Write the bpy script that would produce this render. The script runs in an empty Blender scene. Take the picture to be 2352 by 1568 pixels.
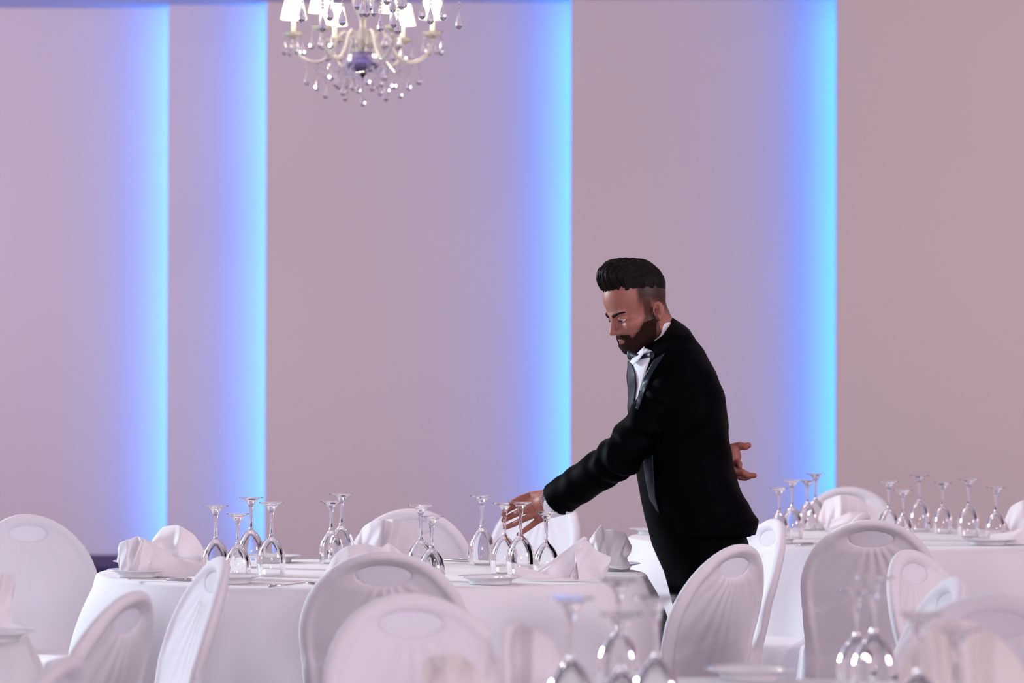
import bpy, math, random
import numpy as np
import openvdb
from mathutils import Vector, Matrix
PI = math.pi
S = bpy.context.scene
COL = S.collection
random.seed(4)

# ------------------------------------------------------------------ camera
CAM_Z = 1.288
FPX = 7900.0                        # focal length in pixels of a 2352 px wide frame
cd = bpy.data.cameras.new('camera'); cam = bpy.data.objects.new('camera', cd); COL.objects.link(cam)
cd.sensor_width = 36.0; cd.lens = 36.0*FPX/2352
cd.clip_start = 0.1; cd.clip_end = 100
cam.location = (0, 0, CAM_Z)
pitch = math.atan(106/FPX)
cam.matrix_world = (Matrix.Translation((0, 0, CAM_Z)) @ Matrix.Rotation(PI/2+pitch, 4, 'X') @ Matrix.Rotation(math.radians(0.17), 4, 'Z'))
cd.dof.use_dof = True; cd.dof.focus_distance = 9.95; cd.dof.aperture_fstop = 4.6
S.camera = cam
S.view_settings.view_transform = 'Standard'; S.view_settings.look = 'None'
S.view_settings.gamma = 1; S.view_settings.use_curve_mapping = False
S.view_settings.exposure = 0.05

# ------------------------------------------------------------------ world and lights
W = bpy.data.worlds.new('hall_ambient'); S.world = W; W.use_nodes = True
bg = W.node_tree.nodes['Background']; bg.inputs[0].default_value = (0.585, 0.45, 0.55, 1); bg.inputs[1].default_value = 0.85

def light(name, kind, loc, target, power, color, size=0.1, size_y=None, spot=None, blend=0.5, spread=None):
    d = bpy.data.lights.new(name, kind); o = bpy.data.objects.new(name, d); COL.objects.link(o)
    o.location = loc; d.energy = power; d.color = color
    if kind == 'AREA':
        d.shape = 'RECTANGLE' if size_y else 'DISK'; d.size = size
        if size_y: d.size_y = size_y
        if spread: d.spread = math.radians(spread)
    elif kind == 'SUN': d.angle = size
    else: d.shadow_soft_size = size
    if kind == 'SPOT': d.spot_size = math.radians(spot); d.spot_blend = blend
    o.rotation_euler = (Vector(target)-Vector(loc)).to_track_quat('-Z', 'Y').to_euler()
    return o
# cold key light from the left and behind the tables, added warm fill along the back wall from the right
light('cold_side_key', 'AREA', (-8.0, 13.6, 3.0), (0.3, 9.5, 0.9), 300, (0.76, 0.92, 1.0), 1.8, 1.8, spread=110)
light('warm_wall_fill', 'AREA', (12.5, 19.0, 3.0), (-2.2, 24.3, 2.3), 185, (1.0, 0.80, 0.76), 8.0, 1.6, spread=84)  # unseen light, added so panel steps shade the wall beside their edges
light('left_wall_fill', 'AREA', (-8.5, 18.5, 3.2), (-1.4, 24.3, 2.2), 62, (1.0, 0.82, 0.90), 2.5, 1.6, spread=90)  # second unseen light, added to brighten the left wall panels
light('right_side_fill', 'AREA', (7.5, 5.5, 3.2), (0.6, 10.5, 0.8), 95, (1.0, 0.84, 0.90), 2.5, 1.5, spread=120)  # added light that lifts the right-facing cloth and chair sides
light('front_hall_fill', 'AREA', (2.0, -8.0, 3.4), (0.3, 12, 1.0), 660, (1.0, 0.86, 0.94), 3.0, 1.5)  # added light from behind the camera for surfaces facing it
light('ceiling_fill', 'AREA', (0, 14.0, 3.0), (0, 14.0, 5), 160, (1.0, 0.86, 0.92), 12.0, 12.0)  # no such fixture: added to brighten the ceiling mirrored in the glass
for i, (lx, ly) in enumerate([(-2.2, 8.2), (0.4, 7.4), (2.4, 8.8), (-0.9, 12.0), (2.3, 12.6), (-2.6, 12.4), (0.9, 4.6), (-1.6, 4.8)]):
    light('ceiling_spot', 'SPOT', (lx, ly, 3.9), (lx*0.95, ly, 0), 19, (1.0, 0.90, 0.90), 0.05, spot=120, blend=0.6)

# ------------------------------------------------------------------ helpers
def mat(name, color, rough=0.5, metal=0.0, spec=0.5, trans=0.0, ior=1.45, emit=None, estr=0.0, sheen=0.0, bump=0.0, bscale=200.0, sss=0.0, cvar=0.0, attr=None, translucent=0.0, wave=None):
    m = bpy.data.materials.new(name); m.use_nodes = True; nt = m.node_tree; n = nt.nodes; l = nt.links
    b = n['Principled BSDF']; out = n['Material Output']
    b.inputs['Base Color'].default_value = (*color, 1); b.inputs['Roughness'].default_value = rough
    b.inputs['Metallic'].default_value = metal; b.inputs['Specular IOR Level'].default_value = spec
    b.inputs['Transmission Weight'].default_value = trans; b.inputs['IOR'].default_value = ior
    if sheen: b.inputs['Sheen Weight'].default_value = sheen
    if sss:
        b.inputs['Subsurface Weight'].default_value = sss; b.inputs['Subsurface Radius'].default_value = (0.01, 0.004, 0.002); b.inputs['Subsurface Scale'].default_value = 0.6
    if emit: b.inputs['Emission Color'].default_value = (*emit, 1); b.inputs['Emission Strength'].default_value = estr
    tc = n.new('ShaderNodeTexCoord')
    nz = n.new('ShaderNodeTexNoise'); nz.inputs['Scale'].default_value = bscale; nz.inputs['Detail'].default_value = 3
    l.new(tc.outputs['Object'], nz.inputs['Vector'])
    if bump:
        bp = n.new('ShaderNodeBump'); bp.inputs['Strength'].default_value = bump; bp.inputs['Distance'].default_value = 0.002
        l.new(nz.outputs['Fac'], bp.inputs['Height']); l.new(bp.outputs['Normal'], b.inputs['Normal'])
    if attr:
        a = n.new('ShaderNodeAttribute'); a.attribute_name = attr; l.new(a.outputs['Color'], b.inputs['Base Color'])
    elif cvar:
        mx = n.new('ShaderNodeMixRGB'); mx.blend_type = 'MULTIPLY'; mx.inputs[0].default_value = cvar
        mx.inputs[1].default_value = (*color, 1); l.new(nz.outputs['Fac'], mx.inputs[2]); l.new(mx.outputs[0], b.inputs['Base Color'])
    if translucent:
        t = n.new('ShaderNodeBsdfTranslucent'); t.inputs[0].default_value = (*color, 1)
        ms = n.new('ShaderNodeMixShader'); ms.inputs[0].default_value = translucent
        l.new(b.outputs[0], ms.inputs[1]); l.new(t.outputs[0], ms.inputs[2]); l.new(ms.outputs[0], out.inputs['Surface'])
    return m
M = dict(
    wall=mat('wall_paint', (0.74, 0.67, 0.70), 0.85, spec=0.1, bump=0.08, bscale=60),
    ceil=mat('ceiling_paint', (0.72, 0.66, 0.76), 0.9, spec=0.1),
    floor=mat('carpet', (0.07, 0.045, 0.09), 0.95, spec=0.05, bump=0.6, bscale=300, cvar=0.5),
    cloth=mat('table_linen', (0.80, 0.78, 0.82), 0.85, spec=0.15, sheen=0.1, bump=0.10, bscale=700),
    chair=mat('chair_cover_cloth', (0.78, 0.75, 0.80), 0.8, spec=0.15, sheen=0.1, bump=0.08, bscale=600),
    slot=mat('stretched_cover_cloth', (0.88, 0.85, 0.90), 0.8, spec=0.1, translucent=0.30),  # cover cloth toned lighter, light showing through is put into the colour
    napkin=mat('napkin_linen', (0.90, 0.86, 0.90), 0.85, spec=0.1, bump=0.15, bscale=900, translucent=0.12),
    cream=mat('cream_napkin_linen', (0.86, 0.80, 0.79), 0.85, spec=0.1, bump=0.15, bscale=900, translucent=0.15),
    plate=mat('porcelain', (0.80, 0.79, 0.82), 0.12, spec=0.5),
    glass=mat('clear_glass', (1, 1, 1), 0.0, trans=1.0, ior=1.47),
    crystal=mat('crystal_glass', (0.92, 0.88, 0.97), 0.04, trans=0.84, ior=1.45),
    milk=mat('bulb_lit_crystal', (0.96, 0.93, 0.86), 0.22, trans=0.55, ior=1.45),  # cut glass, its glow from the bulbs put in as a milky cream tint
    violet=mat('violet_crystal', (0.55, 0.48, 0.85), 0.05, trans=0.8, ior=1.5),
    steel=mat('polished_steel', (0.75, 0.73, 0.75), 0.18, metal=1.0),
    suit=mat('black_wool', (0.0006, 0.0007, 0.0016), 0.6, spec=0.03),
    satin=mat('navy_satin', (0.007, 0.014, 0.027), 0.42, spec=0.3),
    shirt=mat('white_shirt_cotton', (0.82, 0.83, 0.90), 0.8, spec=0.1, bump=0.1, bscale=900),
    skin=mat('skin', (0.5, 0.27, 0.2), 0.46, spec=0.35, sss=0.08, attr='tint', bump=0.04, bscale=500),
    hair=mat('dark_hair', (0.006, 0.0035, 0.0035), 0.5, spec=0.12, bump=0.4, bscale=250),
    beard=mat('beard_hair', (0.034, 0.015, 0.012), 0.8, spec=0.1, bump=1.0, bscale=1200),
    eye=mat('eyeball', (0.75, 0.72, 0.70), 0.1, attr='tint'),
    gold=mat('brass', (0.8, 0.55, 0.25), 0.25, metal=1.0),
    shade=mat('lamp_shade_fabric', (0.9, 0.85, 0.72), 0.8, emit=(1.0, 0.90, 0.66), estr=1.25, bump=0.3, bscale=200),
    bulb=mat('lit_bulb', (1, 1, 1), 0.5, emit=(1.0, 0.85, 0.6), estr=18),
    led=mat('blue_led', (0.1, 0.2, 0.4), 0.5, emit=(0.0, 0.26, 1.0), estr=23),
    leather=mat('black_leather', (0.01, 0.01, 0.01), 0.25),
    wood=mat('table_plywood', (0.35, 0.22, 0.12), 0.6, bump=0.2, bscale=30, cvar=0.4),
    candle=mat('candle_sleeve_white', (0.85, 0.80, 0.68), 0.5),
)
def mkobj(name, verts, faces, m, parent=None, smooth=True, loc=None):
    me = bpy.data.meshes.new(name)
    me.from_pydata([tuple(v) for v in verts], [], [tuple(f) for f in faces]); me.update()
    if m: me.materials.append(m)
    if smooth: me.polygons.foreach_set('use_smooth', [True]*len(me.polygons))
    o = bpy.data.objects.new(name, me); COL.objects.link(o)
    if parent: o.parent = parent
    if loc: o.location = loc
    return o
def tag(o, label=None, cat=None, group=None, kind=None):
    if label: o['label'] = label
    if cat: o['category'] = cat
    if group: o['group'] = group
    if kind: o['kind'] = kind
    return o
def empty(name, loc=(0, 0, 0), rz=0.0, parent=None):
    o = bpy.data.objects.new(name, None); COL.objects.link(o); o.empty_display_size = 0.1
    o.location = loc; o.rotation_euler = (0, 0, rz)
    if parent: o.parent = parent
    return o
def copy_tree(o, parent=None):
    c = o.copy(); COL.objects.link(c); c.parent = parent
    for ch in list(o.children): copy_tree(ch, c)
    return c
class MB:
    def __init__(s): s.v = []; s.f = []
    def add(s, v, f):
        k = len(s.v); s.v += [tuple(p) for p in v]; s.f += [tuple(i+k for i in q) for q in f]; return s
    def box(s, x0, x1, y0, y1, z0, z1):
        return s.add([(x0,y0,z0),(x1,y0,z0),(x1,y1,z0),(x0,y1,z0),(x0,y0,z1),(x1,y0,z1),(x1,y1,z1),(x0,y1,z1)],
                     [(3,2,1,0),(4,5,6,7),(0,1,5,4),(1,2,6,5),(2,3,7,6),(3,0,4,7)])
    def lathe(s, prof, n=32, c=(0, 0, 0), closed=False):
        # prof: list of (r, z); closed joins the last ring to the first
        k = len(s.v); m = len(prof)
        for r, z in prof:
            for i in range(n):
                a = 2*PI*i/n; s.v.append((c[0]+r*math.cos(a), c[1]+r*math.sin(a), c[2]+z))
        for j in range(m if closed else m-1):
            j2 = (j+1) % m
            for i in range(n):
                i2 = (i+1) % n
                s.f.append((k+j*n+i, k+j*n+i2, k+j2*n+i2, k+j2*n+i))
        if not closed:
            s.f.append(tuple(k+i for i in reversed(range(n)))); s.f.append(tuple(k+(m-1)*n+i for i in range(n)))
        return s
    def tube(s, pts, r, n=8):
        pts = [Vector(p) for p in pts]; k = len(s.v); rr = r if isinstance(r, (list, tuple)) else [r]*len(pts)
        up = Vector((0, 0, 1))
        for j, p in enumerate(pts):
            t = (pts[min(j+1, len(pts)-1)]-pts[max(j-1, 0)]).normalized()
            if abs(t.dot(up)) > 0.98: up = Vector((1, 0.02, 0))
            a = t.cross(up).normalized(); b = t.cross(a).normalized(); up = -b if b.dot(up) < 0 else b
            for i in range(n):
                th = 2*PI*i/n; s.v.append(tuple(p + a*math.cos(th)*rr[j] + b*math.sin(th)*rr[j]))
            up = Vector((0, 0, 1))
        for j in range(len(pts)-1):
            for i in range(n):
                i2 = (i+1) % n; s.f.append((k+j*n+i, k+j*n+i2, k+(j+1)*n+i2, k+(j+1)*n+i))
        s.f.append(tuple(k+i for i in reversed(range(n)))); s.f.append(tuple(k+(len(pts)-1)*n+i for i in range(n)))
        return s
    def build(s, name, m, parent=None, smooth=True, loc=None): return mkobj(name, s.v, s.f, m, parent, smooth, loc)
def smooth_path(pts, n=6):
    P = [np.array(p, float) for p in pts]; out = []
    for i in range(len(P)-1):
        p0 = P[max(i-1, 0)]; p1 = P[i]; p2 = P[i+1]; p3 = P[min(i+2, len(P)-1)]
        for k in range(n):
            t = k/n
            out.append(tuple(0.5*((2*p1)+(-p0+p2)*t+(2*p0-5*p1+4*p2-p3)*t*t+(-p0+3*p1-3*p2+p3)*t**3)))
    out.append(tuple(P[-1])); return out
def bevel(o, w, seg=3):
    md = o.modifiers.new('bevel', 'BEVEL'); md.width = w; md.segments = seg; md.limit_method = 'ANGLE'; return o
def thicken(o, t, off=0):
    md = o.modifiers.new('thickness', 'SOLIDIFY'); md.thickness = t; md.offset = off; return o

# signed distance tools: shapes are blended as distance fields, then meshed
def smin(a, b, k):
    h = np.clip(0.5+0.5*(b-a)/k, 0, 1); return b*(1-h)+a*h-k*h*(1-h)
def smax(a, b, k): return -smin(-a, -b, k)
def cap(P, a, b, ra, rb):
    a = np.asarray(a, 'f4'); b = np.asarray(b, 'f4'); d = b-a; L = float(d@d)+1e-12
    h = np.clip(((P[0]-a[0])*d[0]+(P[1]-a[1])*d[1]+(P[2]-a[2])*d[2])/L, 0, 1)
    return np.sqrt((P[0]-a[0]-h*d[0])**2+(P[1]-a[1]-h*d[1])**2+(P[2]-a[2]-h*d[2])**2)-(ra+(rb-ra)*h)
def ell(P, c, r):
    x, y, z = P[0]-c[0], P[1]-c[1], P[2]-c[2]
    k0 = np.sqrt((x/r[0])**2+(y/r[1])**2+(z/r[2])**2); k1 = np.sqrt((x/r[0]**2)**2+(y/r[1]**2)**2+(z/r[2]**2)**2)+1e-9
    return k0*(k0-1)/k1
def half(P, p, nrm):
    nrm = np.asarray(nrm, float); nrm = nrm/np.linalg.norm(nrm)
    return (P[0]-p[0])*nrm[0]+(P[1]-p[1])*nrm[1]+(P[2]-p[2])*nrm[2]
def chain(P, pts, rad, k=0.006):
    d = None
    for i in range(len(pts)-1):
        e = cap(P, pts[i], pts[i+1], rad[i], rad[i+1]); d = e if d is None else np.minimum(d, e)
    return d
def stack(P, rows):
    # rows: (z, x_min, x_max, y_center, y_half) - elliptical sections piled up in z
    rows = sorted(rows); R = np.array(rows, float); z = P[2]
    x0 = np.interp(z, R[:, 0], R[:, 1]); x1 = np.interp(z, R[:, 0], R[:, 2]); yc = np.interp(z, R[:, 0], R[:, 3]); b = np.interp(z, R[:, 0], R[:, 4])
    a = (x1-x0)/2; xc = (x0+x1)/2
    q = (np.abs((P[0]-xc)/a)**2.3+np.abs((P[1]-yc)/b)**2.3)**(1/2.3)
    return np.maximum((q-1)*np.minimum(a, b), np.maximum(R[0, 0]-z, z-R[-1, 0]))
def sdf_mesh(fn, lo, hi, h, raw=False):
    lo = np.array(lo, float); hi = np.array(hi, float); n = np.ceil((hi-lo)/h).astype(int)+1
    ax = [(lo[i]+h*np.arange(n[i])).astype('f4') for i in range(3)]
    P = np.meshgrid(*ax, indexing='ij')
    d = np.clip(fn(P)/h, -3, 3).astype('f4')
    g = openvdb.FloatGrid(3.0); g.copyFromArray(d)
    p, t, q = g.convertToPolygons(0, 0)
    p = p*h+lo; f = [tuple(int(i) for i in r) for r in q]+[tuple(int(i) for i in r) for r in t]
    if len(q):
        a, b, c = p[q[:, 0]], p[q[:, 1]], p[q[:, 2]]
        if np.einsum('ij,ij->', a, np.cross(b, c)) + (np.einsum('ij,ij->', p[q[:, 0]], np.cross(p[q[:, 2]], p[q[:, 3]]))) < 0: f = [r[::-1] for r in f]
    return p, f
def noise3(P, s, seed=0):
    r = np.random.RandomState(seed); o = 0
    for k in range(6):
        v = r.normal(size=3); v /= np.linalg.norm(v); v *= s*(0.6+0.9*r.rand()); o = o+np.sin(P[0]*v[0]+P[1]*v[1]+P[2]*v[2]+r.rand()*6.28)
    return o/6
def set_tint(o, cols):
    at = o.data.color_attributes.new('tint', 'FLOAT_COLOR', 'POINT')
    c = np.ones((len(o.data.vertices), 4), 'f4'); c[:, :3] = cols; at.data.foreach_set('color', c.ravel())

def X(px, D): return (px-1176.0)*D/FPX          # lateral position of something D metres down the hall
def Z(py, D): return CAM_Z+(890.0-py)*D/FPX

# ------------------------------------------------------------------ room
RH = 3.985
PY = [24.52, 24.30, 24.08, 23.86, 23.64]
EDGES = [(383.5, 1), (609, 2), (1309.8, 3), (1919.5, 4)]
tag(MB().box(-9, 13, -3, 25, -0.1, 0).build('floor', M['floor'], smooth=False), kind='structure')
tag(MB().box(-9, 13, 2.5, 25, RH, RH+0.1).build('ceiling', M['ceil'], smooth=False), kind='structure')
tag(MB().box(-9, 13, PY[0], PY[0]+0.15, 0, RH).build('wall_back', M['wall'], smooth=False), kind='structure')
xs = [X(px, PY[k]) for px, k in EDGES]+[13.0]
led_where = ['leftmost step', 'step left of the chandelier', 'step right of the chandelier', 'step right of the waiter']
for i in range(4):
    x0 = xs[i]; x1 = xs[i+1]+(0.35 if i < 3 else 0); yk = PY[i+1]; yb = PY[i]
    p = MB().box(x0, x1, yk, yk+0.03, 0, RH)
    p.box(x0+0.10, x1-0.02, yk+0.03, yb-0.001, 0, RH)
    tag(p.build('trim_%d' % (i+1), M['wall'], smooth=False), kind='structure')
    s = MB().box(x0+0.075, x0+0.098, yk+0.034, yk+0.075, 0.02, RH-0.02)
    tag(s.build('led_strip', M['led'], smooth=False), 'blue light strip behind wall panel edge at the '+led_where[i], 'light strip', 'blue light strips behind wall panels')
tag(MB().box(-9, xs[0]-0.2, PY[0]-0.015, PY[0], 0, 0.09).build('baseboard_back', mat('baseboard_paint', (0.12, 0.08, 0.16), 0.6), smooth=False), kind='structure')

# ------------------------------------------------------------------ tables
TABLES = {'A': (X(857, 10.0), 10.0, 0.80), 'B': (1.30, 12.45, 0.88), 'C': (0.34, 5.58, 0.84), 'F': (-1.86, 7.5, 0.80)}
TZ = 0.75
def tablecloth(cx, cy, R, seed, flare=0.075, drop=0.745):
    rs = np.random.RandomState(seed); n = 288
    th = np.linspace(0, 2*PI, n, endpoint=False)
    ks = [7, 9, 12, 15, 19, 24]; am = [0.30, 0.34, 0.3, 0.2, 0.14, 0.09]; ph = rs.rand(6)*6.28
    f = sum(a*np.sin(k*th+p) for a, k, p in zip(am, ks, ph)); f = np.sign(f)*np.abs(f)**0.8
    V = [(0, 0, 0)]; rings = []
    prof = [(R*q, 0.0, 0) for q in (0.15, 0.3, 0.45, 0.6, 0.72, 0.82, 0.9, 0.95)]
    for a in np.linspace(0, PI/2, 6): prof.append((R-0.012+0.012*math.sin(a), -0.012*(1-math.cos(a)), 0))
    for s in list(np.linspace(0.015, 0.2, 10))+list(np.linspace(0.225, drop-0.012, 20)):
        prof.append((R+flare*(1-math.exp(-s/0.13))+0.015*s, -0.012-s, s))
    for r, z, s in prof:
        g = (1-math.exp(-s/0.22)) if s else 0
        rr = r+f*0.066*g
        sag = 0.0012*np.sin(3*th+seed)*(r/R) if not s else 0
        z0 = 0 if s else 0
        for i in range(n): V.append((rr[i]*math.cos(th[i]) if g else r*math.cos(th[i]), rr[i]*math.sin(th[i]) if g else r*math.sin(th[i]), z))
    F = [(0, 1+i, 1+(i+1) % n) for i in range(n)]
    for j in range(len(prof)-1):
        for i in range(n):
            i2 = (i+1) % n; F.append((1+j*n+i, 1+(j+1)*n+i, 1+(j+1)*n+i2, 1+j*n+i2))
    o = mkobj('tablecloth', V, F, M['cloth'], loc=(cx, cy, TZ)); thicken(o, 0.0015, -1); return o
tnames = {'A': ('white floor-length tablecloth on the round table the waiter reaches over', 'round banquet table under the white cloth before the waiter'),
          'B': ('white tablecloth on the far right table behind the waiter', 'round banquet table under cloth at the far right behind the waiter'),
          'C': ('blurred white tablecloth on the nearest table at the bottom right edge', 'nearest round banquet table under cloth at the bottom of the photo'),
          'F': ('shaded white tablecloth on the table cut off by the left edge', 'round banquet table under cloth cut off by the left edge')}
for k, (cx, cy, R) in TABLES.items():
    o = tablecloth(cx, cy, R, 3+ord(k)); tag(o, tnames[k][0], 'tablecloth', 'white round tablecloths')
    t = empty('round_table', (cx, cy, 0)); tag(t, tnames[k][1], 'table', 'round banquet tables')
    tp = MB().lathe([(R-0.02, TZ-0.03), (R-0.015, TZ-0.025), (R-0.015, TZ-0.006), (R-0.02, TZ-0.002)], 64).build('tabletop', M['wood'], t)
    for q in range(4):
        a = PI/4+q*PI/2; MB().tube([(0.5*R*math.cos(a), 0.5*R*math.sin(a), TZ-0.03), (0.62*R*math.cos(a), 0.62*R*math.sin(a), 0.0)], 0.016, 10).build('leg', M['steel'], t)

# ------------------------------------------------------------------ chairs with white covers
def make_chair_mesh(seed, folds=9):
    rs = np.random.RandomState(seed); ph = rs.rand(8)*6.28
    def fn(P):
        x, y, z = P
        yc = -0.225-0.30*(z-0.45)*(z > 0.45)+0.55*x*x*np.clip((z-0.42)/0.2, 0, 1)   # recline and wrap of the back
        v = y-yc
        # outline of the back
        zz = (z-0.665)/0.215; half_w = np.where(z > 0.665, 0.218*np.sqrt(np.clip(1-zz*zz, 0, 1)), 0.218-0.028*np.clip((0.665-z)/0.22, 0, 1)**1.5)
        do = np.where(z > 0.665, (np.sqrt((x/0.218)**2+zz**2)-1)*0.216, np.abs(x)-half_w)
        do = np.maximum(do, 0.30-z)
        edge = np.clip(1+(do+0.004)/0.034, 0, 1)
        rimb = np.abs(np.sin(edge*PI))**1.5
        th = 0.0105+0.0075*rimb
        # gathered folds under the handle opening
        sx, sz = x, z-0.815
        ang = np.arctan2(sx, -(sz-0.03)); rr = np.sqrt(sx*sx+(sz-0.03)**2)
        fall = np.clip((rr-0.05)/0.03, 0, 1)*np.exp(-np.clip(rr-0.08, 0, 1)/0.16)*np.clip(1.35-np.abs(ang), 0, 1)*(1-edge)
        th = th+0.0032*fall*np.sin(ang*folds*2.3+ph[0]+0.5*np.sin(ang*5+ph[1]))
        th = th+0.0025*np.sin(z*22+x*9+ph[2])*np.clip((0.72-z)/0.1, 0, 1)*(1-rimb)
        slot = np.sqrt((x/0.068)**2+((z-0.818)/0.024)**2); slot = (slot-1)*0.024
        th = th*(0.42+0.58*np.clip((slot-0.001)/0.020, 0, 1)**0.8)
        back = smax(do, np.abs(v)-th, 0.010)
        back = smax(back, -slot, 0.004)
        # seat and skirt
        per = np.arctan2(x, y-0.0)
        fold = (0.010*np.sin(per*11+ph[3])+0.008*np.sin(per*17+ph[4])+0.006*np.sin(per*26+ph[5]))*np.clip((0.44-z)/0.30, 0, 1)
        fl = 0.035*np.clip((0.45-z)/0.45, 0, 1)
        qx = np.abs(x)-(0.175+fl+fold); qy = np.abs(y+0.045)-(0.155+fl+fold)
        skirt = np.sqrt(np.maximum(qx, 0)**2+np.maximum(qy, 0)**2)+np.minimum(np.maximum(qx, qy), 0)-0.03
        skirt = smax(skirt, z-0.455, 0.02); skirt = np.maximum(skirt, 0.004-z)
        # cloth bridging seat and back
        br = np.maximum(np.abs(x)-0.19, np.maximum((y+0.225)+(z-0.45)*0.75-0.05, np.maximum(0.40-z, -(y-yc))))
        return smin(smin(back, skirt, 0.035), br, 0.03)
    return sdf_mesh(fn, (-0.30, -0.42, -0.01), (0.30, 0.28, 0.90), 0.0062)
def chair_proto(seed, folds):
    e = empty('banquet_chair')
    p, f = make_chair_mesh(seed, folds); mkobj('chair_cover', p, f, M['chair'], e)
    # stretched cloth over the handle opening, slightly sunken
    V = [(0, -0.225-0.30*(0.818-0.45), 0.818)]; F = []; n = 36
    for j in range(1, 5):
        for i in range(n):
            a = 2*PI*i/n; x = 0.076*j/4*math.cos(a); z = 0.818+0.031*j/4*math.sin(a); V.append((x, -0.225-0.30*(z-0.45)+0.55*x*x, z))
    for i in range(n): F.append((0, 1+i, 1+(i+1) % n))
    for j in range(3):
        for i in range(n): F.append((1+j*n+i, 1+(j+1)*n+i, 1+(j+1)*n+(i+1) % n, 1+j*n+(i+1) % n))
    s = mkobj('handle_opening', V, F, M['slot'], e); thicken(s, 0.0045, 0); return e
protos = [chair_proto(1, 9), chair_proto(5, 7), chair_proto(8, 10)]
used = set()
CH = [  # px, D of the back, heading, tilt of proto, label
    (882, 8.58, (0.02, 1.0), 0, 'white covered chair with its back to us, centred before the waiter\'s table'),
    (935, 6.85, (0.50, -1.0), 1, 'blurred white covered chair in front of the central foreground chair, low at the bottom'),
    (1700, 9.04, (-1.0, 0.72), 2, 'white covered chair in front of the waiter\'s legs, handle opening at its upper right'),
    (1780, 10.80, (-1.0, -0.28), 1, 'bright white chair seen edge-on just right of the waiter, behind the nearer chair'),
    (2002, 10.75, (0.05, 1.0), 0, 'white covered chair with shaded recessed back and folds at the right-hand table'),
    (2085, 8.76, (0.90, -0.60), 2, 'plain pinkish chair overlapping the right side of the shaded-back chair'),
    (2290, 6.9, (-0.45, -1.0), 1, 'blurred chair arching over the bottom right corner'),
    (2195, 7.5, (-1.0, -0.12), 0, 'bright white chair back peeking above the blurred bottom right chair'),
    (60, 11.0, (0.75, -0.95), 1, 'large bright white chair facing us at the far left edge'),
    (510, 8.30, (-1.0, -0.30), 2, 'bright chair seen side-on leaning over the left end of the waiter\'s table'),
    (312, 6.9, (-1.0, 0.28), 1, 'shaded mauve chair back in the left foreground'),
    (160, 5.25, (-1.0, 0.15), 0, 'strongly blurred chair top at the bottom left, left of the shaded chair'),
    (945, 11.6, (0.0, -1.0), 1, 'white chair facing us behind the glasses at the middle of the table'),
    (1258, 13.6, (-0.7, -0.90), 2, 'bright far chair directly behind the waiter\'s reaching hand'),
    (1950, 14.35, (-0.1, -1.0), 0, 'far grey-white chair behind the right-hand table against the wall'),
    (1985, 11.36, (-1.0, 0.35), 2, 'white chair mostly hidden behind the shaded-back chair, seat showing at its left'),
]
for px, D, (hx, hy), k, lab in CH:
    if k in used: c = copy_tree(protos[k])
    else: c = protos[k]; used.add(k)
    L = math.hypot(hx, hy); hx /= L; hy /= L
    c.location = (X(px, D)+hx*0.352, D+hy*0.352, 0); c.rotation_euler = (0, 0, math.atan2(-hx, hy))
    tag(c, lab, 'chair', 'chairs under white cloth covers')

# ------------------------------------------------------------------ wine glasses standing upside down
def glass_proto(H, R):
    e = empty('wine_glass'); n = 40; s = H/0.21; q = R/0.041
    sb = 0.090*s
    outer = [(0.0052, sb), (0.0066, sb+0.005), (0.0115*q, sb+0.011*s), (0.021*q, sb+0.020*s), (0.0315*q, sb+0.036*s), (0.0385*q, sb+0.055*s), (0.0412*q, sb+0.075*s), (0.0408*q, sb+0.096*s), (0.0375*q, H-0.001)]
    pts = smooth_path([(r, 0, z) for r, z in outer], 4); outer = [(p[0], p[2]) for p in pts]
    inner = [(max(r-0.0014, 0.0003), z) for r, z in outer if z > sb+0.012*s]
    prof = [(r, H-z) for r, z in outer]+[(outer[-1][0]-0.0007, 0.0)]+[(r, H-z) for r, z in reversed(inner)]
    prof = prof+[(0.0003, H-(sb+0.0115*s))]
    MB().lathe(prof, n).build('bowl', M['glass'], e)
    st = [(0.0052, sb-0.0002), (0.0048, sb-0.008), (0.0046, sb-0.02*s), (0.0048, sb-0.035*s), (0.0055, sb-0.048*s), (0.0068, 0.030*s), (0.0100, 0.0201)]
    pts = smooth_path([(r, 0, z) for r, z in st], 4)
    MB().lathe([(p[0], H-p[2]) for p in pts], 20).build('stem', M['glass'], e)
    ft = [(0.0102, 0.0199), (0.0145, 0.0125), (0.022, 0.0065), (0.030*q, 0.0036), (0.0355*q, 0.0022), (0.0365*q, 0.0012), (0.0355*q, 0.0001), (0.02, 0.0012), (0.002, 0.0018)]
    MB().lathe([(r, H-z) for r, z in ft], n).build('foot', M['glass'], e)
    return e
gl = {'L': glass_proto(0.21, 0.041), 'S': glass_proto(0.19, 0.0375)}
gh = {'L': 0.21, 'S': 0.19}; gused = set()
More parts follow.
